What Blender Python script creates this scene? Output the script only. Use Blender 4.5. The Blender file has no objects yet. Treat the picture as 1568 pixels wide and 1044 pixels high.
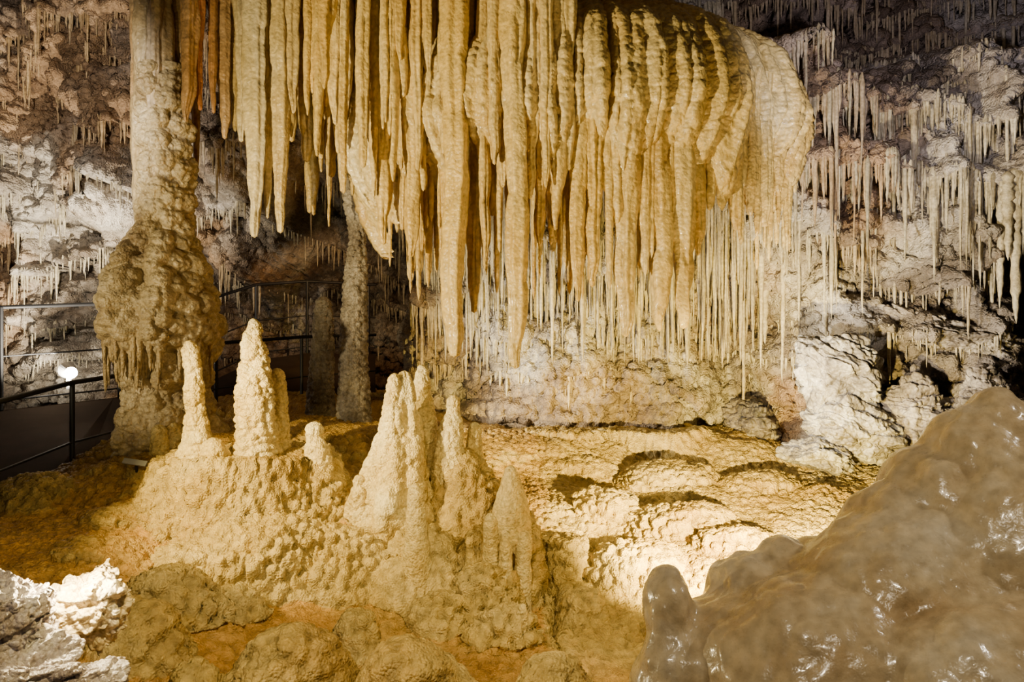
import bpy, numpy as np, math, random, bmesh
from mathutils import Vector, Matrix
rng=np.random.default_rng(7); random.seed(7)
F=1400.0; CZ=1.75
def W(px,py,y): return np.array([(px-900)/F*y, y, CZ-(py-599)/F*y])

# ---------------- noise ----------------
def _h(ix,iy,iz,s):
    h=(ix.astype(np.uint32)*np.uint32(374761393)+iy.astype(np.uint32)*np.uint32(668265263)+iz.astype(np.uint32)*np.uint32(2147483647)+np.uint32((s*1274126177)&0xffffffff))
    h=(h^(h>>np.uint32(13)))*np.uint32(1274126177)
    h=(h^(h>>np.uint32(15)))*np.uint32(2246822519)
    h=h^(h>>np.uint32(16))
    return (h&np.uint32(0xffffff)).astype(np.float32)/np.float32(0xffffff)
def vn(P,s=0):
    P=np.asarray(P,dtype=np.float32)+np.float32(500.0)
    i=np.floor(P).astype(np.int64); f=P-i; f=f*f*(3-2*f)
    x,y,z=i[...,0],i[...,1],i[...,2]; fx,fy,fz=f[...,0],f[...,1],f[...,2]
    r=0
    for a in (0,1):
        wa=fx if a else 1-fx
        for b in (0,1):
            wb=fy if b else 1-fy
            for c in (0,1):
                wc=fz if c else 1-fz
                r=r+wa*wb*wc*_h(x+a,y+b,z+c,s)
    return r*2-1
def fbm(P,o=4,s=0,g=.5):
    r=0;a=1;t=0;P=np.asarray(P,dtype=np.float32)
    for k in range(o):
        r=r+a*vn(P*(2**k),s+k*7); t+=a; a*=g
    return r/t
def wor(P,s=0):
    P=np.asarray(P,dtype=np.float32)+np.float32(500.0)
    i=np.floor(P).astype(np.int64); f=(P-i).astype(np.float32)
    best=np.full(P.shape[:-1],9.0,dtype=np.float32)
    for a in (-1,0,1):
        for b in (-1,0,1):
            for c in (-1,0,1):
                x,y,z=i[...,0]+a,i[...,1]+b,i[...,2]+c
                dx=a+.15+.7*_h(x,y,z,s)-f[...,0]; dy=b+.15+.7*_h(x,y,z,s+11)-f[...,1]; dz=c+.15+.7*_h(x,y,z,s+23)-f[...,2]
                best=np.minimum(best,dx*dx+dy*dy+dz*dz)
    return np.sqrt(best)
def pop(P,f,s=0):
    d=wor(np.asarray(P)*f,s)
    return np.sqrt(np.clip(1-(d/.68)**2,0,1))
def sm(e0,e1,x):
    t=np.clip((x-e0)/(e1-e0),0,1); return t*t*(3-2*t)
def smax(a,b,k):
    h=np.clip(.5+.5*(a-b)/k,0,1); return b*(1-h)+a*h+k*h*(1-h)

# ---------------- mesh helpers ----------------
def mk(name,V,Q,mat,col=None,T=None,parent=None,smooth=True):
    V=np.asarray(V,dtype=np.float32).reshape(-1,3); Q=np.asarray(Q,dtype=np.int32).reshape(-1,4)
    me=bpy.data.meshes.new(name); nq=len(Q)
    me.vertices.add(len(V)); me.vertices.foreach_set('co',V.ravel())
    me.loops.add(nq*4); me.polygons.add(nq)
    idx=Q.ravel(); st=np.arange(nq)*4
    me.loops.foreach_set('vertex_index',idx.astype(np.int32))
    me.polygons.foreach_set('loop_start',st.astype(np.int32))
    me.polygons.foreach_set('use_smooth',np.full(nq,smooth))
    if col is not None:
        col=np.asarray(col,dtype=np.float32).reshape(-1,3)
        ca=me.color_attributes.new('Col','FLOAT_COLOR','POINT')
        ca.data.foreach_set('color',np.concatenate([col,np.ones((len(col),1),np.float32)],1).ravel())
    me.update(calc_edges=True); me.validate()
    me.materials.append(mat)
    ob=bpy.data.objects.new(name,me); bpy.context.scene.collection.objects.link(ob)
    if parent: ob.parent=parent
    return ob
def gq(n,m,flip=False,wrap=False):
    i=np.arange(n-1)[:,None]; j=np.arange(m if wrap else m-1)[None,:]; j2=(j+1)%m
    a=i*m+j;b=i*m+j2;c=(i+1)*m+j2;d=(i+1)*m+j
    Q=np.stack(np.broadcast_arrays(a,b,c,d),-1).reshape(-1,4)
    return Q[:,::-1] if flip else Q
def nrm(P):
    a=np.gradient(P,axis=0); b=np.gradient(P,axis=1)
    n=np.cross(a,b); return n/(np.linalg.norm(n,axis=-1,keepdims=True)+1e-9)

# ---------------- materials ----------------
def rock(name,c1,c2,c3,nscale=1.5,bump=.4,bscale=40,rough=.6,vor=0,sss=0,useCol=False,coat=0,spec=.4,stretch=1.0,bd=.012,sparkle=0,mot=.62):
    m=bpy.data.materials.new(name); m.use_nodes=True; nt=m.node_tree; N=nt.nodes; L=nt.links
    bs=N['Principled BSDF']
    g=N.new('ShaderNodeNewGeometry'); mp=N.new('ShaderNodeMapping'); mp.inputs['Scale'].default_value=(1,1,stretch)
    L.new(g.outputs['Position'],mp.inputs['Vector'])
    n1=N.new('ShaderNodeTexNoise'); n1.inputs['Scale'].default_value=nscale; n1.inputs['Detail'].default_value=5; n1.inputs['Roughness'].default_value=.65
    L.new(mp.outputs[0],n1.inputs['Vector'])
    cr=N.new('ShaderNodeValToRGB'); e=cr.color_ramp.elements
    e[0].position=.36; e[0].color=(*c1,1); e[1].position=.64; e[1].color=(*c3,1)
    k=e.new(.5); k.color=(*c2,1)
    L.new(n1.outputs['Fac'],cr.inputs['Fac'])
    out=cr.outputs['Color']
    n3=N.new('ShaderNodeTexNoise'); n3.inputs['Scale'].default_value=nscale*14; n3.inputs['Detail'].default_value=2
    L.new(g.outputs['Position'],n3.inputs['Vector'])
    r3=N.new('ShaderNodeMapRange'); r3.inputs['From Min'].default_value=.3; r3.inputs['From Max'].default_value=.7; r3.inputs['To Min'].default_value=mot; r3.inputs['To Max'].default_value=1.15
    L.new(n3.outputs['Fac'],r3.inputs['Value'])
    mx=N.new('ShaderNodeMix'); mx.data_type='RGBA'; mx.blend_type='MULTIPLY'; mx.inputs[0].default_value=1
    L.new(out,mx.inputs[6]); L.new(r3.outputs[0],mx.inputs[7]); out=mx.outputs[2]
    if useCol:
        at=N.new('ShaderNodeVertexColor'); at.layer_name='Col'
        m2=N.new('ShaderNodeMix'); m2.data_type='RGBA'; m2.blend_type='MULTIPLY'; m2.inputs[0].default_value=1
        L.new(out,m2.inputs[6]); L.new(at.outputs['Color'],m2.inputs[7]); out=m2.outputs[2]
    L.new(out,bs.inputs['Base Color'])
    bs.inputs['Roughness'].default_value=rough
    bs.inputs['Specular IOR Level'].default_value=spec
    if coat: bs.inputs['Coat Weight'].default_value=coat; bs.inputs['Coat Roughness'].default_value=.12
    if sss:
        bs.inputs['Subsurface Weight'].default_value=sss; bs.inputs['Subsurface Radius'].default_value=(.08,.05,.025); bs.inputs['Subsurface Scale'].default_value=.5
    n2=N.new('ShaderNodeTexNoise'); n2.inputs['Scale'].default_value=bscale; n2.inputs['Detail'].default_value=3; n2.inputs['Roughness'].default_value=.6
    L.new(g.outputs['Position'],n2.inputs['Vector'])
    hgt=n2.outputs['Fac']
    if vor:
        v=N.new('ShaderNodeTexVoronoi'); v.feature='F1'; v.inputs['Scale'].default_value=vor
        L.new(g.outputs['Position'],v.inputs['Vector'])
        s=N.new('ShaderNodeMath'); s.operation='SUBTRACT'; L.new(hgt,s.inputs[0]); L.new(v.outputs['Distance'],s.inputs[1]); hgt=s.outputs[0]
    b=N.new('ShaderNodeBump'); b.inputs['Strength'].default_value=bump; b.inputs['Distance'].default_value=bd
    L.new(hgt,b.inputs['Height']); L.new(b.outputs['Normal'],bs.inputs['Normal'])
    if sparkle:
        v=N.new('ShaderNodeTexVoronoi'); v.inputs['Scale'].default_value=sparkle; L.new(g.outputs['Position'],v.inputs['Vector'])
        r=N.new('ShaderNodeSeparateColor'); L.new(v.outputs['Color'],r.inputs[0])
        gt=N.new('ShaderNodeMath'); gt.operation='GREATER_THAN'; gt.inputs[1].default_value=.9; L.new(r.outputs[0],gt.inputs[0])
        mr=N.new('ShaderNodeMapRange'); mr.inputs['To Min'].default_value=rough; mr.inputs['To Max'].default_value=.12; L.new(gt.outputs[0],mr.inputs['Value']); L.new(mr.outputs[0],bs.inputs['Roughness'])
    return m
def plain(name,c,rough=.5,metal=0,emit=None,es=0,spec=.5):
    m=bpy.data.materials.new(name); m.use_nodes=True; N=m.node_tree.nodes; L=m.node_tree.links; bs=N['Principled BSDF']
    n=N.new('ShaderNodeTexNoise'); n.inputs['Scale'].default_value=30; n.inputs['Detail'].default_value=4
    cr=N.new('ShaderNodeValToRGB'); cr.color_ramp.elements[0].color=(*[v*.7 for v in c],1); cr.color_ramp.elements[1].color=(*[min(1,v*1.2) for v in c],1)
    L.new(n.outputs['Fac'],cr.inputs['Fac']); L.new(cr.outputs[0],bs.inputs['Base Color'])
    bs.inputs['Roughness'].default_value=rough; bs.inputs['Metallic'].default_value=metal; bs.inputs['Specular IOR Level'].default_value=spec
    if emit: bs.inputs['Emission Color'].default_value=(*emit,1); bs.inputs['Emission Strength'].default_value=es
    return m

M_floor=rock('flowstone_floor_mat',(.38,.25,.065),(.52,.38,.12),(.64,.5,.21),1.3,.8,60,.48,70,0,True)
M_mite=rock('stalagmite_mat',(.54,.385,.12),(.66,.51,.2),(.74,.62,.32),3,.7,70,.4,70)
M_tite=rock('stalactite_mat',(.48,.32,.09),(.62,.47,.175),(.7,.58,.3),1.6,.5,50,.34,36,.0,True,.2,stretch=.3,mot=.66)
M_wall=rock('cave_wall_mat',(.17,.135,.1),(.34,.3,.245),(.6,.56,.49),1.4,.9,35,.7,45,0,True,bd=.016)
M_straw=rock('straw_mat',(.36,.31,.2),(.5,.45,.32),(.64,.59,.45),3,.5,80,.4,0,0,True)
M_ceil=rock('ceiling_mat',(.12,.09,.065),(.2,.16,.12),(.3,.25,.2),1,.8,20,.8)
M_col=rock('column_mat',(.28,.2,.1),(.44,.345,.18),(.58,.48,.3),2.2,.6,60,.4,50,0,True)
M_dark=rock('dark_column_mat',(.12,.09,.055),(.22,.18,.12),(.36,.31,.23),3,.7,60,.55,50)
M_bould=rock('fg_stalagmite_mat',(.5,.35,.17),(.66,.52,.3),(.76,.66,.47),1.8,.4,24,.3,0,0,False,.6,.6,sparkle=190,mot=.74)
M_crys=rock('crystal_rock_mat',(.2,.16,.15),(.34,.29,.27),(.5,.46,.43),5,.8,60,.35,60,bd=.012)
M_rock=rock('boulder_mat',(.1,.085,.07),(.25,.22,.18),(.5,.47,.4),3.5,.8,26,.65,30,bd=.012)
M_rockd=rock('dark_rock_mat',(.08,.07,.06),(.18,.15,.13),(.36,.32,.28),2.5,.8,22,.6,30,bd=.012)
M_litrock=rock('lit_rock_mat',(.4,.28,.12),(.6,.48,.26),(.75,.66,.45),5,.8,40,.5,50,bd=.012)  # lamplight put into a lighter, warmer copy of the rock colour
M_metal=plain('railing_steel',(.02,.02,.022),.5,.5)
M_deck=plain('walkway_mat',(.03,.02,.013),1,spec=.1)
M_sign=plain('sign_mat',(.35,.35,.35),.5)
M_lampb=plain('lamp_body',(.5,.5,.5),.4,.2)
M_glow=plain('lamp_glass',(1,1,1),.3,0,(1,.9,.7),6)

# ---------------- tubes (lathe) ----------------
class Bag:
    def __init__(s): s.V=[];s.Q=[];s.C=[];s.n=0
    def add(s,V,Q,C): s.V.append(V.reshape(-1,3)); s.Q.append(Q+s.n); s.C.append(C.reshape(-1,3)); s.n+=len(V.reshape(-1,3))
    def out(s,name,mat): return mk(name,np.concatenate(s.V),np.concatenate(s.Q),mat,np.concatenate(s.C))
def tube(zs,cx,cy,r,seg,seed,pamp=0,pf=20,famp=.1,flute=0,col=(1,1,1),ff=3,ripple=0,lump=0,lf=8,lz=1):
    n=len(zs); th=np.linspace(0,2*np.pi,seg,endpoint=False)
    ct,st=np.cos(th),np.sin(th)
    D=np.stack([np.broadcast_to(ct,(n,seg)),np.broadcast_to(st,(n,seg)),np.zeros((n,seg))],-1)
    C=np.stack([cx,cy,zs],-1)[:,None,:]
    P=C+D*r[:,None,None]
    R=r[:,None]*(1+famp*fbm(np.stack([P[...,0]*ff/.5,P[...,1]*ff/.5,P[...,2]*ff],-1)+seed*3.1,3,seed))
    if flute: 
        tt=np.broadcast_to(th,(n,seg))
        R=R*(1+flute*vn(np.stack([np.cos(tt)*2.4,np.sin(tt)*2.4,P[...,2]*.5+seed*5],-1),seed+5))
    if ripple: R=R*(1+ripple*np.sin(P[...,2]*(2*np.pi/.045)+3*vn(P*4,seed)))
    taper=np.minimum(1,r/ (r.max()*.35+1e-6))[:,None]
    PZ=P*np.array([1,1,lz])
    if lump: R=R+lump*taper*(pop(PZ,lf,seed+1)-.4)
    if pamp: R=R+pamp*taper*(pop(PZ,pf,seed)-.3)
    R=np.maximum(R,.001)
    P=C+D*R[...,None]
    return P,np.tile(np.array(col,dtype=np.float32),(n*seg,1)).reshape(n,seg,3)
def lathe(prof,y,seed,name,mat,pamp=.02,pf=22,famp=.12,flute=0,seg=72,dz=.009,tip=True,col=(1,1,1),ripple=0,ff=3,bag=None,lump=0,lf=8,lz=1):
    pr=np.array(prof,dtype=float)
    z=CZ-(pr[:,0]-599)/F*y; cx=(pr[:,1]-900)/F*y; r=pr[:,2]/F*y
    n=max(8,int(abs(z[0]-z[-1])/dz)); zs=np.linspace(z[0],z[-1],n)
    o=np.argsort(z)
    from_=lambda v: np.interp(zs,z[o],v[o])
    X=from_(cx); R=from_(r)
    k=max(1,n//40); ker=np.ones(2*k+1)/(2*k+1)
    sm1=lambda a: np.convolve(np.pad(a,k,mode='edge'),ker,'valid')
    X=sm1(X); R=sm1(R)
    if tip:
        d=np.abs(zs-zs[0]); rr=max(r[0],.012)*1.4
        R=R*np.sqrt(np.clip(1-(1-np.clip(d/rr,0,1))**2,0.0004,1))
    P,C=tube(zs,X,np.full(n,y),R,seg,seed,pamp,pf,famp,flute,col,ff,ripple,lump,lf,lz)
    if tip: P[0]=P[0].mean(0)
    Q=gq(n,seg,flip=(zs[0]<zs[-1]),wrap=True)
    if bag is not None: bag.add(P,Q,C); return
    return mk(name,P,Q,mat,C)

# ---------------- FLOOR ----------------
def axis(a,b,c,d,step,coarse):
    return np.concatenate([np.arange(a,b,coarse),np.arange(b,c,step),np.arange(c,d,coarse)])
ax=axis(-9,-4.6,4.2,8,.0092,.06); ay=axis(.0,2.8,8.6,15,.0092,.06)
X,Y=np.meshgrid(ax,ay,indexing='ij')
ctrl=[(0,930,5.3),(0,1010,4.6),(100,1110,3.9),(60,870,6.2),(180,915,5.6),(200,800,6.5),(290,755,6.9),(400,760,7.2),(550,745,7.5),(200,1010,4.8),(350,1090,4.7),(420,1130,4.4),(600,1150,4.5),(600,1070,5.0),(750,1140,4.6),(870,1175,4.5),(620,850,6.2),(700,745,8),(860,760,8),(960,770,8),(960,860,6.8),(965,1060,5.2),(1050,1000,5.8),(1050,880,6.8),(1100,1140,4.8),(1000,1198,4.4),(1250,930,6.2),(1200,840,7.2),(1350,860,7),(1500,860,6.8),(1400,940,6),(1560,900,6.2),(1250,760,8.3),(1500,820,7.8),(1300,1120,4.5),(1700,900,6),(1800,850,7),(600,700,10),(450,700,10),(700,700,11),(1000,740,9.5),(1400,760,9)]
cp=[W(*c) for c in ctrl]+[np.array(c) for c in [(-1,3.7,-.1),(-.4,3.7,-.1),(.2,3.7,-.15),(-1.8,3.6,-.05),(-1,2.5,-.25),(0,1,-.15),(1,2.5,-.15),(-3,3,.1),(3,3,.1),(2,1,-.1),(-2,1,-.1),(-6,6,.0),(-6,9,.2),(6,7,.6),(-5,11,.3),(0,12,.9),(4,11,.9),(-4.5,7.5,.1)]]
cp=np.array(cp)
num=0;den=0
for c in cp:
    w=np.exp(-((X-c[0])**2+(Y-c[1])**2)/(2*.36**2))+1e-6/((X-c[0])**2+(Y-c[1])**2+.05)**2
    num=num+w*c[2]; den=den+w
H=num/den
base=H.copy()
warp=.10*fbm(np.stack([X*1.8,Y*1.8,X*0],-1),3,5); warp2=.10*fbm(np.stack([X*1.8,Y*1.8,X*0+9],-1),3,6)
def mound(px,py,y,rx,ry,h,p=2.5,k=.06,wf=1.0):
    global H
    c=W(px,py,y); q=np.sqrt(((X+wf*warp-c[0])/rx)**2+((Y+wf*warp2-c[1])/ry)**2)
    z=c[2]-h*q**p
    H=smax(H,z,k)
def mesa(px,y,zt,rx,ry,h,w,k=.05,lip=0,wf=.35):
    global H
    cx=(px-900)/F*y
    xx=X+wf*warp; yy=Y+wf*warp2
    q=np.sqrt(((xx-cx)/rx)**2+((yy-y)/ry)**2)
    d=np.clip((q-1)*min(rx,ry),0,9)
    z=zt-h*np.sqrt(np.clip(d/w,0,1))*.45-h*.55*np.clip(d/w,0,90)+lip*np.exp(-((q-.96)/.05)**2)
    H=smax(H,z,k)
mound(60,835,6.0,.55,.55,.5); mound(215,885,5.7,.5,.5,.45)
mound(290,735,6.9,.5,.45,.4,2.2,.1); mound(130,960,5.0,.35,.35,.4,2.3,.03)
mound(470,905,5.5,.95,.5,.45,2.4,.04); mound(600,935,5.4,.45,.4,.4,2.4,.03); mound(340,950,5.3,.42,.38,.4,2.4,.03)
mesa(440,6.02,.885,.57,.5,.66,.27,.02,.015)
mesa(555,6.0,.86,.16,.2,.5,.3,.05)
mesa(330,6.0,.84,.22,.3,.5,.3,.05)
mound(715,800,6.0,.34,.42,.6,1.6,.05); mound(820,795,6.0,.36,.42,.65,2.0,.03)
mound(900,900,5.6,.2,.3,.6,2.0,.03); mound(740,925,5.4,.32,.33,.5,2.2,.03); mound(840,930,5.45,.2,.28,.6,2.2,.03)
mound(850,990,5.15,.28,.3,.45,2.3,.03); mound(690,985,5.2,.28,.27,.4,2.3,.03);mound(890,1070,4.8,.26,.24,.35,2.3,.03)
mound(640,950,5.45,.3,.3,.45,2.2,.03); mound(770,1050,4.95,.3,.26,.35,2.3,.03); mound(930,985,5.35,.14,.2,.5,2.2,.03)
mound(1070,860,6.6,.45,.4,.5,3,.03); mound(1000,950,5.85,.3,.4,.5,2.6,.03); mound(1120,950,5.7,.45,.4,.45,2.6,.03)
mound(1200,885,6.3,.55,.4,.45,2.6,.03); mound(1180,810,7.3,.55,.4,.3,3,.03); mound(1330,830,7.1,.5,.4,.3,3,.03); mound(1030,1040,5.2,.32,.33,.45,2.4,.03); mound(1060,1130,4.75,.36,.33,.45,2.3,.03)
mound(1020,800,7.5,.45,.3,.3,3,.02); mound(1300,925,5.8,.45,.35,.35,2.5,.03)
mesa(1000,8.05,.82,.42,.25,.3,.14,.02,.01,1.5); mesa(1160,8.15,.82,.5,.28,.3,.14,.02,.01,1.5)
mound(1450,930,6.0,.6,.35,.4,2.2,.05)
mound(620,1080,4.5,.24,.22,.35,2.2,.03); mound(400,1040,4.8,.28,.24,.3,2.2,.03)
mound(225,1060,4.1,.35,.33,.45,2.2,.03,.4); mound(305,998,4.6,.32,.34,.5,2.2,.03,.5)
mound(510,1102,3.7,.38,.36,.42,2.1,.02,.25); mound(725,1121,3.65,.33,.33,.42,2.1,.02,.25); mound(972,1156,3.55,.27,.28,.42,2.1,.02,.25); mound(340,1160,3.7,.25,.25,.4,2.1,.02,.3)
cl=.275+.02*np.sin(Y*6)+.4*warp; H=H-.3*np.exp(-((X-cl)/.04)**2)*sm(4.1,4.4,Y)*(1-sm(5.4,5.8,Y))
P=np.stack([X,Y,H],-1); n=nrm(P)
P=P+n*(fbm(P*2.6,3,3)*.05+fbm(P*6,3,13)*.03)[...,None]
H=P[...,2]; n=nrm(P)
steep=1-n[...,2]
lift=np.clip((H-base)/.25,0,1)
msk=np.clip(.55+.9*sm(.05,.4,steep)+.35*lift,0,1.3)*(.6+.6*sm(-.35,.25,fbm(P*1.5,3,9)))
fgm=1-.55*(1-sm(3.8,4.2,Y)); msk=msk*fgm
V=P+n*(.040*msk*(pop(P*np.array([1,1,.8]),16,2)-.3)+.018*msk*pop(P,38,4)+.007*pop(P,75,8))[...,None]
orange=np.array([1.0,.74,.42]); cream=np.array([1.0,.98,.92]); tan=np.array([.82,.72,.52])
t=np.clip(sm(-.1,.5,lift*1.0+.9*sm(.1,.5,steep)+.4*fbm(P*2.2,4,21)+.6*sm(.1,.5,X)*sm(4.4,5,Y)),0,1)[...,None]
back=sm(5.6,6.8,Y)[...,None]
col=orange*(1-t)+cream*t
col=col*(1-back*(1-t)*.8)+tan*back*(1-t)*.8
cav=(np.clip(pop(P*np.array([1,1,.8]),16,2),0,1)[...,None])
col=col*(.7+.3*cav)  # gaps between popcorn bumps darkened, crevice shade put into the colour
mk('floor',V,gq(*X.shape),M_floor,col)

# ---------------- WALLS ----------------
wx=np.arange(-9.6,8.6,.017); wz=np.arange(-.6,8.0,.017)
X,Z=np.meshgrid(wx,wz,indexing='ij')
wc=[(-100,0,9.2),(0,0,9.6),(0,300,9.5),(0,450,9.9),(0,600,10.2),(100,700,10.2),(200,100,9.2),(200,300,9.3),(200,500,10.3),(400,250,9.5),(400,400,11),(420,550,13.4),(600,550,14),(700,500,13.8),(650,400,12.6),(560,620,14),(680,650,13.5),(600,250,10),(400,0,9.6),(600,0,9.5),(740,300,9.6),(800,450,8.9),(790,650,9.3),(800,100,9),(900,250,8.3),(900,400,8.5),(900,550,8.8),(880,700,8.9),(1100,250,8.1),(1100,400,8.3),(1100,550,8.6),(1000,700,8.5),(1100,700,8.45),(1200,700,8.5),(1100,780,8.5),(1250,350,7.9),(1250,500,8.4),(1300,600,8.8),(1270,720,9),(1400,180,7.7),(1400,300,7.9),(1400,450,8.1),(1450,600,8.1),(1450,100,9.2),(1300,50,9.4),(1600,50,9.4),(1600,180,7.8),(1600,320,7.9),(1600,470,11),(1550,470,11),(1680,480,10.8),(1620,540,10.4),(1700,200,7.4),(1700,330,7.6),(1790,300,7.4),(1790,100,8.8),(1790,500,7.9),(1720,640,8),(1600,680,8),(1500,800,8),(1790,700,7.3),(1900,400,7)]
cp=[W(*c) for c in wc]+[np.array(c) for c in [(-9,8,1),(-9,8,4),(-9,8,7),(8,5,1),(8,5,4),(8,5,7),(-5,10,7.5),(0,9,7.5),(4,8.5,7.5),(-5.5,10.5,0)]]
num=0;den=0
for c in cp:
    w=np.exp(-((X-c[0])**2+(Z-c[2])**2)/(2*.30**2))+1e-6/((X-c[0])**2+(Z-c[2])**2+.05)**2
    num=num+w*c[1]; den=den+w
Y0=num/den
B=np.stack([X,X*0,Z],-1)
Hh=.58
ph=Z/Hh+1.5*fbm(B*np.array([.8,1,.5]),4,31)+.12*X
fr=ph-np.floor(ph)
A=.55*(.6+.6*vn(B*.9,33))
mid=sm(-1.6,-.6,X)*(1-sm(2.2,3.0,X))
off=-A*(1-fr)**1.4
rough=fbm(B*1.1,3,41)*.4+(np.abs(fbm(B*2.6,4,43))-.2)*.6+fbm(B*7,3,44)*.14
fl=1-np.abs(vn(np.stack([X*9,X*0,Z*.8],-1),51)); flz=-.10*fl*(.35+.65*mid)*sm(.9,1.5,Z)
Y1=Y0+off*(1-.45*mid)+rough*(1-.45*mid)+flz
P=np.stack([X,Y1,Z],-1); n=nrm(P)
n=n*np.where(n[...,1:2]>0,-1,1)
V=P+n*(.045*(pop(P,11,6)-.3)+.022*pop(P,25,7))[...,None]
nz=fbm(P*.9,4,61)
white=np.array([.98,.95,.9]); rust=np.array([.85,.6,.38]); grey=np.array([.6,.57,.58]); dark=np.array([.44,.39,.4])
t1=sm(-.12,.25,nz)[...,None]; col=white*(1-t1)+rust*t1
t2=(sm(-.05,.25,fbm(P*.7+20,4,62)))[...,None]; col=col*(1-.6*t2)+grey*.6*t2
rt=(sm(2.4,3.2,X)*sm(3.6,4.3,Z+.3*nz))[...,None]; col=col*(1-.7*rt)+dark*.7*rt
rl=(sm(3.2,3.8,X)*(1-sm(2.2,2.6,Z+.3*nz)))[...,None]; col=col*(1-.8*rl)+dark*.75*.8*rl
m2=mid[...,None]; col=col*(1-.5*m2)+np.array([.9,.86,.75])*.5*m2
ps=((X<-1)&(Y1>10.8))[...,None]; col=np.where(ps,col*.7,col)  # deep passage rock darkened, its shade put into the colour
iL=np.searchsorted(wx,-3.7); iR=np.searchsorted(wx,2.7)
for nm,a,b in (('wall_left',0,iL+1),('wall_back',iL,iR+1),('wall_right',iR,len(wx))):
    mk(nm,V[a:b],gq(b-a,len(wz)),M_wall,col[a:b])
wrapm=(np.floor(ph[:,1:])!=np.floor(ph[:,:-1]))
ii,jj=np.nonzero(wrapm)
bag=Bag(); sel=rng.permutation(len(ii)); cnt=0
def spike(x,y,zt,L,r,col,seg=8,n=8,bag=bag):
    t=np.linspace(0,1,n); zs=zt-L*t
    R=r*(1-.6*t)*np.sqrt(np.clip((1-t)*5,0.0004,1))
    R=R*(1+.25*rng.uniform(-1,1,n)); R[0]*=.3
    th=np.linspace(0,2*np.pi,seg,endpoint=False)
    wob=np.cumsum(rng.normal(0,.0018,(n,2)),0)
    Pp=np.stack([x+wob[:,0:1]+np.cos(th)*R[:,None],y+wob[:,1:2]+np.sin(th)*R[:,None],np.broadcast_to(zs[:,None],(n,seg))],-1)
    bag.add(Pp,gq(n,seg,wrap=True),np.tile(np.array(col,dtype=np.float32),(n*seg,1)))
def pix(x,y,z): return 900+x/y*F, 599+(CZ-z)/y*F
for s in sel[:14000]:
    i,j=ii[s],jj[s]+1
    x,z=X[i,j],Z[i,j]; y=Y1[i,j]; px,py=pix(x,y,z)
    if px<-150 or px>1950 or py<-100 or py>660: continue
    L=.06+rng.exponential(.14); r=rng.uniform(.008,.02)
    if mid[i,j]>.5: L=.08+rng.exponential(.2); r=rng.uniform(.01,.026)
    if x>2.6 and 120<py<420: L=.12+rng.exponential(.2); r=rng.uniform(.01,.024)
    if py>540: L*=.5
    L=min(L,1.0)
    if L>.3: r*=1.3
    c=col[i,j]*.8+.2*np.array([1,.94,.8])
    spike(x,y+.02+rng.uniform(0,.05),z+.06,L+.06,r,np.clip(c,0,1),n=9 if L>.25 else 6); cnt+=1
def hang(px,py,L,r,g=.9,n=14,force=False):
    y=8.2
    for _ in range(6):
        p=W(px,py,y); i=int(np.clip(round((p[0]-wx[0])/.017),0,len(wx)-1)); j=int(np.clip(round((p[2]-wz[0])/.017),0,len(wz)-1)); y=.5*y+.5*Y1[i,j]
    best=None
    for dj in list(range(0,18))+list(range(-1,-18,-1)):
        jj_=min(max(j+dj,8),len(wz)-2)
        if Y1[i,jj_-6]-Y1[i,jj_]>.035: best=jj_; break
    if best is None: return False
    spike(wx[i],Y1[i,best]+.03,wz[best]+.06,L+.06,r,(g,g*.94,g*.83),n=n); return True
k=0
for _ in range(3000):
    px=rng.uniform(770,1340); tp=rng.uniform(250,580); L=min(230,30+rng.exponential(75))*8.2/F
    if tp+L/8.2*F>650: L=(655-tp)/F*8.2*rng.uniform(.5,1)
    k+=hang(px,tp,L,rng.choice([.009,.012,.016,.022,.032]),rng.uniform(.6,1))
    if k>760: break
k=0
for _ in range(3000):
    px=rng.uniform(1340,1810); tp=rng.uniform(110,370); L=(20+rng.exponential(38))/F*7.8
    if px>1680: L*=1.6
    k+=hang(px,tp,min(L,.9),rng.uniform(.008,.026),rng.uniform(.55,1),n=12)
    if k>620: break
for px,tp,ti,w in [(1735,330,565,13),(1722,340,470,11),(1664,330,415,10),(1760,300,520,9),(1700,330,430,9),(1790,300,430,12),(1275,430,640,9),(1310,520,770,6),(1370,480,700,6),(1206,540,650,8),(1120,540,690,7),(1345,500,610,9),(1550,330,420,9),(1500,330,400,8),(1600,330,430,8)]:
    for dx in (0,6,-6,12,-12):
        if hang(px+dx,tp,(ti-tp)/F*7.8,w/F*7.4,.95,n=30): break
bag.out('soda_straw_stalactites',M_straw)

# ---------------- CEILING ----------------
cx_=np.arange(-9.6,8.6,.07); cy_=np.arange(4.6,15,.07)
X,Y=np.meshgrid(cx_,cy_,indexing='ij')
Zc=6.0+.5*fbm(np.stack([X*.5,Y*.5,X*0],-1),4,71)+.15*fbm(np.stack([X*3,Y*3,X*0],-1),3,72)
mk('ceiling',np.stack([X,Y,Zc],-1),gq(*X.shape,flip=True),M_ceil)

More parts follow.
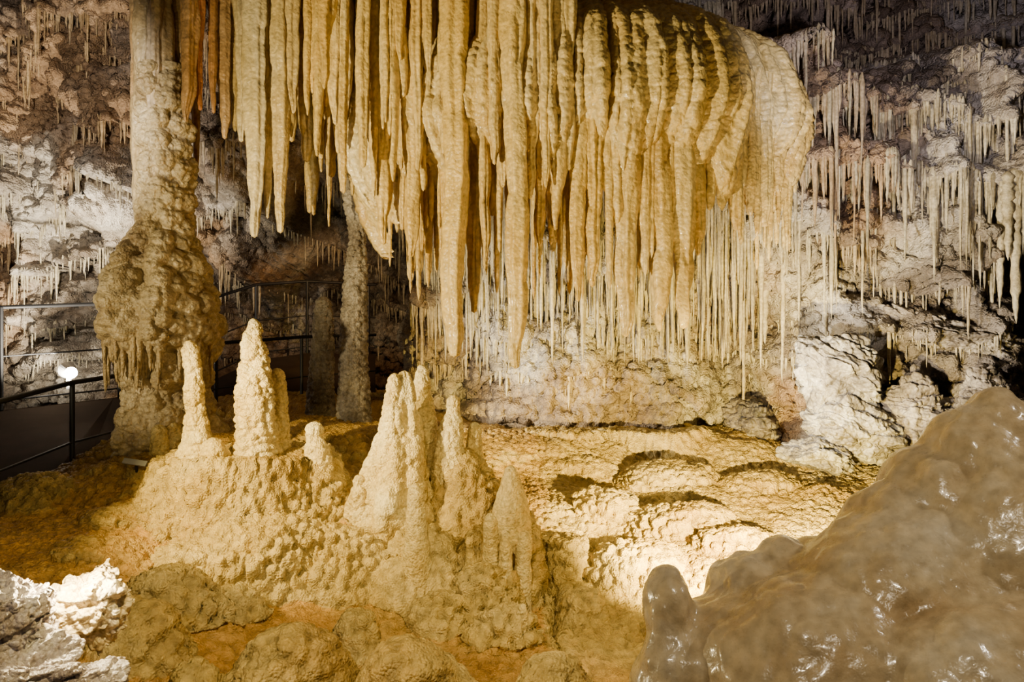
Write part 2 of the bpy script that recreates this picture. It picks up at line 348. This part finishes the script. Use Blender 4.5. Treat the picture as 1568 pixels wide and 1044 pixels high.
# ---------------- STALACTITE CURTAIN ----------------
def stal(px,tip,w,y,top=-260,seed=0,wt=1.1,col=(1,.93,.8),drift=0,seg=48,name='stalactite',flute=.36,bag=None,pamp=.006):
    L=tip-top; w=w*.86
    pts=[(tip,px,w*.10)]
    for f,k in ((.02,.16),(.05,.24),(.12,.32),(.22,.39),(.36,.45),(.6,.5),(.8,.5*wt),(1,.56*wt)):
        pts.append((tip-f*L,px+drift*f+rng.uniform(-1,1)*w*.12,w*k*rng.uniform(.84,1.14)))
    lathe(pts,y,seed,name,M_tite,pamp=pamp,pf=20,famp=.22,flute=flute,seg=seg,dz=.015,tip=True,col=col,ripple=.015,ff=2.2,bag=bag,lump=w/F*y*.14,lf=7,lz=.4)
CX,CY,RX,RY=.62,7.62,2.0,1.42
def ycan(px,q=.99):
    y=6.3
    for _ in range(12):
        x=(px-900)/F*y; c=np.clip((x-CX)/(RX*q),-.98,.98); y=.5*y+.5*(CY-RY*q*math.sqrt(1-c*c))
    return y
main=[(448,418,40,6.7),(493,410,34,6.6),(470,385,20,6.8),(425,250,34,6.8),(540,285,40,7.0),(582,312,52,7.3),(562,230,30,6.8),(625,300,46,7.2),(650,262,34,6.8),(675,430,40,6.5),(722,452,42,6.4),(706,405,24,6.6),(742,442,26,6.6),(765,260,34,6.9),(800,628,52,6.2),(832,550,38,6.4),(852,455,28,6.25),(780,432,24,6.5),(908,648,50,6.05),(884,330,34,6.2),(932,350,34,6.1),(950,430,34,6.15),(977,405,38,6.15),(515,200,34,6.6),(608,180,30,6.6),(692,250,34,6.6),(866,380,30,6.35),(1000,300,34,6.15),(960,330,26,6.05),(870,290,28,6.1),(845,330,26,6.5),(920,300,24,6.3),(895,450,22,6.4),(660,330,24,6.7),(590,220,30,6.5),(638,200,28,6.5),(735,300,30,6.3),(818,380,24,6.3)]
def ycol(px):
    yel=rng.uniform(.3,.9) if 560<px<1250 else rng.uniform(.65,1)
    c=(1.0,.86+.12*yel,.46+.5*yel)
    if px<520: c=(.88,.88,.95)
    return c
for k,(px,tip,w,y) in enumerate(main): stal(px,tip,w,y,seed=k+1,col=ycol(px))
can=[(1016,530,32),(1042,505,32),(1066,345,28),(1086,395,32),(1100,592,46),(1133,480,32),(1160,582,42),(1200,578,48),(1183,420,32),(1226,450,32),(1246,370,26),(1265,350,30),(1292,405,28),(1320,380,30),(1345,400,24),(1368,340,24),(1385,300,20),(1118,380,24),(1210,360,24),(1306,330,22),(1146,350,24)]
for k,(px,tip,w) in enumerate(can):
    y=ycan(px); ztop=4.0; pt=599+(CZ-ztop)/y*F
    stal(px,tip,w,y,top=pt,seed=41+k,wt=1.0,col=ycol(px))
for k,(px,tip,w,y,c) in enumerate([(255,520,46,6.9,(.74,.74,1)),(290,500,36,6.8,(.8,.74,.85)),(318,420,28,6.9,(.8,.68,.7)),(328,215,34,6.6,(.8,.62,.65)),(352,195,20,6.7,(.85,.45,.4)),(375,200,18,6.8,(.8,.56,.55)),(396,245,28,6.9,(.8,.66,.7)),(240,330,24,7.1,(.7,.65,.9)),(345,300,22,7.1,(.7,.55,.6)),(272,400,26,6.7,(.8,.76,.95)),(410,190,24,7.0,(.7,.64,.8))]):
    stal(px,tip,w,y,seed=70+k,col=c)
b2=Bag()
for k in range(170):
    px=rng.uniform(400,1040); tip=rng.uniform(120,400) if px<760 else rng.uniform(250,480)
    if px<540: tip=rng.uniform(60,260)
    w=rng.uniform(12,30); y=rng.uniform(6.8,7.7); g=rng.uniform(.7,1)
    stal(px,tip,w,y,seed=100+k,col=(g,g*.92,g*.74),seg=18,bag=b2)
for k in range(85):
    px=rng.uniform(540,1010); tip=rng.uniform(60,350)
    stal(px,tip,rng.uniform(12,26),rng.uniform(6.2,6.7),seed=280+k,col=(1,.94,.76),seg=20,bag=b2)
b2.out('stalactite_curtain',M_tite)

# ---------------- FLOWSTONE CANOPY ----------------
nth,ns=900,460
th=np.linspace(-math.pi*1.02,math.pi*.55,nth); s=np.linspace(0,1,ns)
TH,S=np.meshgrid(th,s,indexing='ij')
rp=np.array([0,.38,.57,.8,.93,1.0,1.03,1.0,.95,.88]); zp=np.array([5.5,4.93,4.72,4.46,4.27,3.95,3.65,3.42,3.22,3.05])
sp=np.array([0,.22,.32,.45,.55,.66,.76,.85,.93,1.0])
Rr=np.interp(S,sp,rp); Zz=np.interp(S,sp,zp)
k=12; ker=np.ones(2*k+1)/(2*k+1)
smo=lambda A:np.apply_along_axis(lambda a:np.convolve(np.pad(a,k,mode='edge'),ker,'valid'),1,A)
Rr=smo(Rr); Zz=smo(Zz)
lob=1+.10*vn(np.stack([np.cos(TH)*2.2,np.sin(TH)*2.2,S*1.5],-1),81)+.06*vn(np.stack([np.cos(TH)*5,np.sin(TH)*5,S*2],-1),82)*sm(.3,.8,S)
fs=sm(.25,.75,S)
flt=1+.05*fs*(1-2*np.abs(vn(np.stack([np.cos(TH)*15,np.sin(TH)*15,S*.7],-1),83)))+.034*fs*(1-2*np.abs(vn(np.stack([np.cos(TH)*32,np.sin(TH)*32,S*1.2],-1),84)))
left=sm(-1.2,.3,np.cos(TH)*Rr)
Xc=CX+RX*Rr*np.cos(TH)*lob*flt; Yc=CY+RY*Rr*np.sin(TH)*lob*flt
droop=(1-left)*sm(.5,1,S)*.3
Zc=Zz-droop+.05*fbm(np.stack([Xc*2,Yc*2,S*3],-1),3,85)+.3*sm(.7,1,S)*vn(np.stack([np.cos(TH)*7,np.sin(TH)*7,S*0],-1),86)
P=np.stack([Xc,Yc,Zc],-1); n=nrm(P)
ctr=np.array([CX,CY,3.8]); sg=np.sign(((P-ctr)*n).sum(-1,keepdims=True)); n=n*sg
V=P+n*(.03*fbm(P*3.5,4,88)+.02*(pop(P*np.array([1,1,.4]),11,87)-.3)+.012*pop(P*np.array([1,1,.7]),26,89))[...,None]
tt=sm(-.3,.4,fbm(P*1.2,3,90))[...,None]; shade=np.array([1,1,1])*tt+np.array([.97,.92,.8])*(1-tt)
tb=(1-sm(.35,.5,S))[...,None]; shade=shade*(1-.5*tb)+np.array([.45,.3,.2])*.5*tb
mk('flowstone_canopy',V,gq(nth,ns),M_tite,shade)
b3=Bag()
for k in range(150):
    a=rng.uniform(-math.pi*.85,.35); q=rng.uniform(.86,1.02)
    x=CX+RX*q*math.cos(a); y=CY+RY*q*math.sin(a)
    tipz=rng.uniform(2.4,3.3)-(.35 if math.cos(a)<.3 else 0); zt=3.75
    n_=60; t=np.linspace(0,1,n_); zs=tipz+(zt-tipz)*t; r0=rng.uniform(.018,.045)
    R=r0*(.3+.7*t**.6); R[0]=.001; R[1]*=.6
    Pq,Cq=tube(zs,np.full(n_,x),np.full(n_,y),R,16,300+k,.005,16,.2,.2,(1,.94,.78),2.2,.012)
    b3.add(Pq,gq(n_,16,wrap=True)[:,::-1],Cq)
b3.out('canopy_rim_stalactites',M_tite)

# ---------------- LEFT COLUMN ----------------
lathe([(120,285,34),(250,290,40),(330,291,42),(385,288,40),(415,283,46),(432,281,60),(450,278,58),(470,278,80),(492,277,76),(515,279,90),(560,280,92),(600,284,88),(616,286,70),(650,288,62),(700,290,66),(740,292,76),(775,292,86),(830,292,86)],6.85,401,'cave_column',M_col,pamp=.028,pf=20,famp=.12,flute=.16,seg=260,dz=.008,tip=False,col=(1,.97,.9),lump=.09,lf=6)
bf=Bag()
for k in range(110):
    a=rng.uniform(-math.pi,0.3); rr=.43*rng.uniform(.75,1.02); c=W(284,595,6.85)
    x=c[0]+rr*math.cos(a); y=6.85+rr*math.sin(a)
    spike(x,y,c[2]+.12,.16+rng.uniform(.1,.42),rng.uniform(.018,.036),(.95,.87,.7),seg=10,n=12,bag=bf)
bf.out('column_fringe_stalactites',M_col)
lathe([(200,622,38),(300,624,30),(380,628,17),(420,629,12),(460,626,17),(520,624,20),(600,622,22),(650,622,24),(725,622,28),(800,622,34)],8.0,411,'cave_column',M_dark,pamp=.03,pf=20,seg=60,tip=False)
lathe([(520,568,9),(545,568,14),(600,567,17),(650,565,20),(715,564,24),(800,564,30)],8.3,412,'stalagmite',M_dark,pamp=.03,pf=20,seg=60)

# ---------------- STALAGMITES ----------------
def S(prof,y,seed,mat=None,**k):
    a=dict(pamp=.014,pf=24,famp=.14,seg=96,dz=.006,ff=4,lump=.014,lf=11); a.update(k)
    l=prof[-1]; prof=prof+[(l[0]+70,l[1],l[2]*1.05)]
    lathe(prof,y,seed,'stalagmite',mat or M_mite,**a)
S([(597,333,7),(612,334,13),(640,338,16),(658,341,12),(680,341,17),(715,343,15),(740,345,18),(770,346,24),(800,345,34),(830,345,38)],5.85,501,lump=.01)
S([(768,374,12),(780,376,18),(800,378,24),(820,378,26)],5.75,502)
S([(559,445,6),(575,446,11),(600,446,16),(640,448,24),(680,449,28),(730,450,31),(775,451,33),(820,451,40)],5.9,503,pamp=.026,pf=20,lump=.026,lf=10)
S([(646,487,7),(665,488,12),(720,490,14),(770,491,17),(815,491,20)],6.1,504,lump=.008)
S([(740,553,12),(752,553,15),(766,552,12),(780,555,17),(800,560,22),(840,560,26)],5.9,505,lump=.006)
S([(651,711,7),(662,711,12),(690,709,19),(720,706,26),(750,704,30),(790,700,42),(840,694,56),(900,688,66),(960,686,76)],5.85,506,pamp=.022,flute=.25,lump=.03,lz=.5)
S([(655,694,6),(668,693,9),(700,692,15),(750,690,22),(800,688,28)],5.78,507)
S([(640,741,7),(660,741,12),(700,743,17),(760,743,26),(820,742,34)],6.2,508)
S([(693,797,7),(705,797,11),(722,796,10),(742,794,19),(780,791,24),(815,790,32)],6.0,509,lump=.006)
S([(741,834,7),(755,834,11),(785,833,13),(820,832,16)],6.1,510,lump=.005)
S([(817,897,7),(835,898,13),(860,899,21),(885,899,29),(915,897,36),(960,896,42)],5.5,511,pamp=.006,lump=.006,famp=.08)
S([(900,862,8),(920,863,12),(960,864,13),(1000,864,16),(1030,864,18)],5.2,512,pamp=.006,lump=.006)
S([(945,889,7),(960,889,10),(995,888,12),(1020,888,14)],5.15,513,pamp=.006,lump=.006)
S([(932,922,8),(950,922,12),(985,920,13),(1020,920,15)],5.2,514,pamp=.006,lump=.006)
S([(1060,918,6),(1075,918,9),(1110,917,11),(1140,917,12)],4.75,515,pamp=.006,lump=.006)
S([(848,730,9),(866,731,15),(920,732,17),(960,733,22),(990,733,26)],5.2,516,pamp=.006,lump=.006)
S([(745,280,8),(760,280,12),(785,280,14),(810,280,18)],6.4,517)
S([(732,303,8),(750,303,13),(775,302,16),(810,302,20)],6.55,518)
S([(833,631,5),(845,631,9),(870,631,14)],5.7,519)

# ---------------- BOULDERS ----------------
def boulder(name,px,py,y,rx,ry,rz,seed,mat,amp=.25,n=220,pamp=.02,pf=18,tilt=0,pl=26):
    c=W(px,py,y)
    u=np.linspace(0,np.pi,n); v=np.linspace(0,2*np.pi,2*n,endpoint=False)
    U,Vv=np.meshgrid(u,v,indexing='ij')
    D=np.stack([np.sin(U)*np.cos(Vv),np.sin(U)*np.sin(Vv),np.cos(U)],-1)
    r_=np.random.default_rng(seed); N=r_.normal(size=(pl,3)); N/=np.linalg.norm(N,axis=1,keepdims=True); dd=r_.uniform(.7,1.05,pl)
    R=np.full(D.shape[:2],1.15)
    for a,b in zip(N,dd):
        dt=D@a; R=np.minimum(R,np.where(dt>.05,b/np.maximum(dt,.05),9))
    R=R*(1+amp*.6*fbm(D*1.8+seed,3,seed)+amp*.8*(np.abs(fbm(D*2.5+seed,3,seed+1))-.15))
    Pp=D*R[...,None]*np.array([rx,ry,rz])
    lay=np.abs(((Pp[...,2]*9+1.2*fbm(Pp*3,3,seed+4))%1)-.5)
    Pp=Pp+D*(pamp*(pop(Pp,pf,seed)-.3)+min(.035,rx*.1)*fbm(Pp*6,4,seed+3)-min(.03,rx*.1)*(lay<.12))[...,None]
    if tilt:
        ca,sa=math.cos(tilt),math.sin(tilt); x=Pp[...,0]*ca+Pp[...,2]*sa; z=-Pp[...,0]*sa+Pp[...,2]*ca; Pp[...,0]=x;Pp[...,2]=z
    mk(name,Pp+c,gq(n,2*n,wrap=True),mat)
boulder('limestone_boulder',1475,655,7.35,.46,.42,.40,601,M_rock,.35,pamp=.012,tilt=.55)
boulder('limestone_boulder',1495,755,7.2,.46,.4,.28,631,M_rock,.35,pamp=.012,tilt=.3)
boulder('limestone_boulder',1440,800,7.1,.3,.36,.15,602,M_rock,.3,pamp=.012,tilt=.2)
boulder('limestone_boulder',1610,740,7.4,.45,.4,.42,603,M_rockd,.45)
boulder('limestone_boulder',1700,600,7.6,.55,.4,.14,604,M_rockd,.4,tilt=.25)
boulder('limestone_boulder',1620,575,7.9,.4,.4,.16,605,M_rockd,.4,tilt=.4)
boulder('limestone_boulder',1740,730,7.1,.4,.4,.36,606,M_rockd,.45)
boulder('limestone_boulder',1320,740,8.5,.3,.4,.3,608,M_rockd,.35)
boulder('crystalline_rock',-10,1110,2.9,.18,.2,.17,621,M_crys,.5,pamp=.012,pf=34,pl=14)
boulder('crystalline_rock',-10,1215,2.75,.3,.25,.16,622,M_crys,.5,pamp=.012,pf=34,pl=14)
boulder('crystalline_rock',160,1195,2.85,.10,.12,.06,623,M_crys,.5,pamp=.01,pf=34,pl=14)
boulder('crystalline_rock',150,1066,3.2,.15,.10,.15,624,M_litrock,.5,pamp=.012,pf=30,pl=14)

# ---------------- FOREGROUND STALAGMITE MASS (right) ----------------
el=[(1172,1070,2.45,50,80,.12),(1180,1210,2.40,70,130,.18),(1235,1140,2.5,70,90,.18),(1305,1060,2.55,66,96,.18),(1375,1040,2.55,60,92,.16),(1438,1040,2.55,54,88,.16),(1350,1180,2.42,170,160,.28),(1500,1070,2.5,90,120,.22),(1570,1000,2.5,95,132,.24),(1640,930,2.5,95,142,.26),(1705,860,2.5,85,142,.24),(1750,770,2.5,52,86,.14),(1815,810,2.5,75,105,.2),(1640,1120,2.38,260,240,.32),(1830,1030,2.35,220,250,.32),(1480,1200,2.3,260,190,.3),(1790,1230,2.1,280,190,.3),(1620,1010,2.46,150,170,.26),(1730,950,2.46,150,180,.26)]
bm=bmesh.new()
for px,py,y,a,b,ryy in el:
    c=W(px,py,y); bmesh.ops.create_icosphere(bm,subdivisions=4,radius=1,matrix=Matrix.Translation(Vector(c))@Matrix.Diagonal((a/F*y,ryy,b/F*y,1)))
for x,y,r,h in ((.6,2.3,.22,1.0),(1.2,2.2,.45,1.1),(1.7,2.1,.5,1.3)):
    bmesh.ops.create_icosphere(bm,subdivisions=4,radius=1,matrix=Matrix.Translation((x,y,0))@Matrix.Diagonal((r,r*.8,h*.8,1)))
me=bpy.data.meshes.new('tmp'); bm.to_mesh(me); bm.free()
ob=bpy.data.objects.new('tmp',me); bpy.context.scene.collection.objects.link(ob)
rm=ob.modifiers.new('r','REMESH'); rm.mode='VOXEL'; rm.voxel_size=.011
sm_=ob.modifiers.new('s','SMOOTH'); sm_.iterations=26; sm_.factor=.5
dg=bpy.context.evaluated_depsgraph_get(); dg.update()
m2_=bpy.data.meshes.new_from_object(ob.evaluated_get(dg)); bpy.data.objects.remove(ob)
nv=len(m2_.vertices); co=np.empty(nv*3,np.float32); m2_.vertices.foreach_get('co',co); co=co.reshape(-1,3)
no=np.empty(nv*3,np.float32); m2_.vertex_normals.foreach_get('vector',no); no=no.reshape(-1,3)
co=co+no*(.035*fbm(co*3.5,3,704)+.014*fbm(co*11,3,714)+.008*(pop(co*np.array([1,1,.6]),13,705)-.5)+.0015*pop(co,70,706))[:,None]
m2_.vertices.foreach_set('co',co.ravel()); m2_.polygons.foreach_set('use_smooth',np.ones(len(m2_.polygons),bool)); m2_.update(); m2_.materials.clear(); m2_.materials.append(M_bould); m2_.name='foreground_stalagmite'
o=bpy.data.objects.new('foreground_stalagmite',m2_); bpy.context.scene.collection.objects.link(o)

# ---------------- WALKWAY + RAILINGS ----------------
def curve(name,pts,r,mat,parent):
    cu=bpy.data.curves.new(name,'CURVE'); cu.dimensions='3D'; cu.bevel_depth=r; cu.bevel_resolution=3; cu.use_fill_caps=True
    s=cu.splines.new('POLY'); s.points.add(len(pts)-1)
    for p,q in zip(s.points,pts): p.co=(*q,1)
    cu.materials.append(mat)
    o=bpy.data.objects.new(name,cu); bpy.context.scene.collection.objects.link(o); o.parent=parent; return o
def rail(name,ctr,posts,hh=1.05):
    e=bpy.data.objects.new(name,None); bpy.context.scene.collection.objects.link(e)
    pts=[W(*c) for c in ctr]
    curve('top_rail',pts,.022,M_metal,e)
    for k,f in enumerate((.5,.95)):
        curve(f'rail_{k+1}',[p-np.array([0,0,hh*f]) for p in pts],.010,M_metal,e)
    for k,c in enumerate(posts):
        p=W(*c); curve(f'post_{k+1}',[p,p-np.array([0,0,hh+.05])],.022,M_metal,e)
    return pts
inn=[(-120,738,5.3),(0,705,6.0),(127,672,7.0),(205,660,7.6),(380,603,9.2),(530,592,10.5),(660,588,11.6)]
outr=[(-120,546,8.0),(0,540,8.5),(200,533,9.3),(370,525,10.6),(450,500,11.6),(540,494,12.2),(660,500,12.6)]
pi_=rail('walkway_railing',inn,[inn[0],inn[2],inn[4],inn[5]])
po=rail('walkway_railing',outr,[(2,540,8.5),(450,500,11.6),(540,494,12.2),(648,499,12.6),(210,533,9.35)])
Vd=[];
for a,b in zip(pi_,po):
    a2=a-np.array([0,0,1.08]); b2_=b-np.array([0,0,1.1]); Vd+= [a2,b2_,a2-np.array([0,0,.15]),b2_-np.array([0,0,.15])]
Qd=[]
for k in range(len(pi_)-1):
    a=4*k;b=4*k+4
    Qd+=[(a,b,b+1,a+1),(a+2,a+3,b+3,b+2),(a,a+2,b+2,b),(a+1,b+1,b+3,a+3)]
Qd+=[(0,1,3,2),(len(Vd)-4,len(Vd)-2,len(Vd)-1,len(Vd)-3)]
mk('walkway',Vd,Qd,M_deck,smooth=False)
c=W(237,812,6.1)
e=bpy.data.objects.new('information_sign',None); bpy.context.scene.collection.objects.link(e)
def box(name,c,s,mat,parent=None,rot=(0,0,0)):
    bpy.ops.mesh.primitive_cube_add(size=1,location=c,rotation=rot); o=bpy.context.object; o.name=name; o.scale=s; o.data.materials.append(mat)
    bv=o.modifiers.new('b','BEVEL'); bv.width=.004; bv.segments=2
    if parent: o.parent=parent
    return o
box('plate',c,(.18,.012,.045),M_sign,e,(-.7,.15,0)); box('stake',c-np.array([0,-.03,.06]),(.015,.015,.12),M_metal,e)
def lampfix(loc,tgt,s=.07,glow=True):
    e=bpy.data.objects.new('cave_spotlight',None); bpy.context.scene.collection.objects.link(e)
    d=Vector(tgt)-Vector(loc); q=d.to_track_quat('Z','Y')
    def cyl(nm,r1,r2,dep,off,mat):
        bpy.ops.mesh.primitive_cone_add(vertices=24,radius1=r1,radius2=r2,depth=dep,location=Vector(loc)+d.normalized()*off,rotation=q.to_euler()); o=bpy.context.object; o.name=nm; o.data.materials.append(mat); o.parent=e
    cyl('housing',s*.7,s,s*2.2,-s*1.1,M_lampb); 
    if glow: cyl('lens',s*.85,s*.85,s*.1,.0,M_glow)
    box('bracket',np.array(loc)-np.array(d.normalized())*s-np.array([0,0,s*1.4]),(s*.4,s*.4,s*1.6),M_lampb,e)
def light(kind,loc,tgt,en,col,size=.1,ang=60,blend=.5,name='lamp_or_fill'):  # default name covers cave lamps and added fill lights
    l=bpy.data.lights.new(name,kind); l.energy=en; l.color=col
    if kind=='SPOT': l.spot_size=math.radians(ang); l.spot_blend=blend; l.shadow_soft_size=size
    if kind=='POINT': l.shadow_soft_size=size
    o=bpy.data.objects.new(name,l); bpy.context.scene.collection.objects.link(o); o.location=loc
    if tgt is not None: o.rotation_euler=(Vector(tgt)-Vector(loc)).to_track_quat('-Z','Y').to_euler()
    return o
a=W(118,650,8.6); lampfix(tuple(a),(a[0]-1,a[1]+1.2,a[2]+.2),.09)
yel=(1,.75,.26); wht=(1,.92,.78)
light('SPOT',(-3.3,3.0,1.5),(.4,6.7,3.5),1750,(1,.82,.47),.05,80,.8)     # curtain key from lower left
light('SPOT',(1.8,4.4,.9),(.7,6.5,3.5),210,(1,.76,.3),.06,85,.8)         # curtain from low right
light('SPOT',(-3.2,3.6,2.3),(-1.5,6.0,.6),1300,yel,.03,50,.8)            # stalagmites key
light('SPOT',(1.2,3.0,2.6),(.1,5.6,.3),240,yel,.05,60,.8)  # fill added on the stalagmites, stands for no fixture
light('SPOT',(1.45,4.4,.62),(1.7,6.2,.3),2400,(1,.74,.2),.03,100,.6)     # behind fg mass
light('SPOT',(-.6,2.0,2.9),(-.9,4.0,.1),430,(1,.77,.33),.05,80,.8)       # fill added to brighten the foreground mounds
light('POINT',tuple(W(120,1000,3.02)),None,48,(1,.80,.42),.012)
light('SPOT',(-1.0,7.5,1.1),(1.2,8.7,2.2),320,wht,.03,105,.8)            # back wall raking
light('SPOT',(1.2,6.0,1.5),(3.6,7.6,1.3),480,wht,.03,52,.7)              # right boulders
light('SPOT',(1.9,5.4,1.3),(4.2,8,3.2),640,(1,.88,.68),.04,90,.8)        # right wall
light('SPOT',(2.0,4.0,3.2),(4.2,9.2,5.2),420,(.92,.86,1),.08,60,.8)      # unseen light added up high to lift the upper right wall
light('SPOT',(-4.6,8.2,1.3),(-5.8,9.9,3.6),1050,(1,.88,.68),.04,115,.8)  # left wall
light('SPOT',(-3.3,4.2,3.4),(-4.8,9.5,3.8),900,(1,.9,.78),.05,60,.8)     # left wall upper
light('POINT',tuple(a+np.array([-.3,.3,.1])),None,14,wht,.015)
light('SPOT',(-4.6,3.8,2.0),(-3.0,6.85,2.3),420,(1,.84,.52),.05,55,.8)   # light added in front to brighten the left column
light('POINT',tuple(W(765,300,8.6)),None,20,(1,.5,.15),.05)
light('SPOT',tuple(W(640,470,11)),tuple(W(520,600,13)),80,(1,.6,.28),.1,120,.8)
light('SPOT',(.1,.5,3.2),(1.3,2.4,1.0),120,(1,.82,.56),.06,70,.8)        # foreground mass
light('SPOT',(2.9,2.0,2.9),(1.4,2.4,1.0),65,(1,.86,.68),.05,70,.8)
light('SPOT',(-2.4,1.2,2.6),(-1.8,2.9,.6),60,(1,.92,.88),.1,50,.8)       # crystalline rock
w=bpy.data.worlds.new('cave_world'); bpy.context.scene.world=w; w.use_nodes=True
w.node_tree.nodes['Background'].inputs[0].default_value=(.9,.74,.6,1); w.node_tree.nodes['Background'].inputs[1].default_value=.03

cam=bpy.data.cameras.new('camera'); cam.lens=28; cam.sensor_width=36; cam.clip_start=.05
co=bpy.data.objects.new('camera',cam); bpy.context.scene.collection.objects.link(co)
co.location=(0,0,CZ); co.rotation_euler=(math.pi/2,0,0); bpy.context.scene.camera=co
print('straws',cnt)
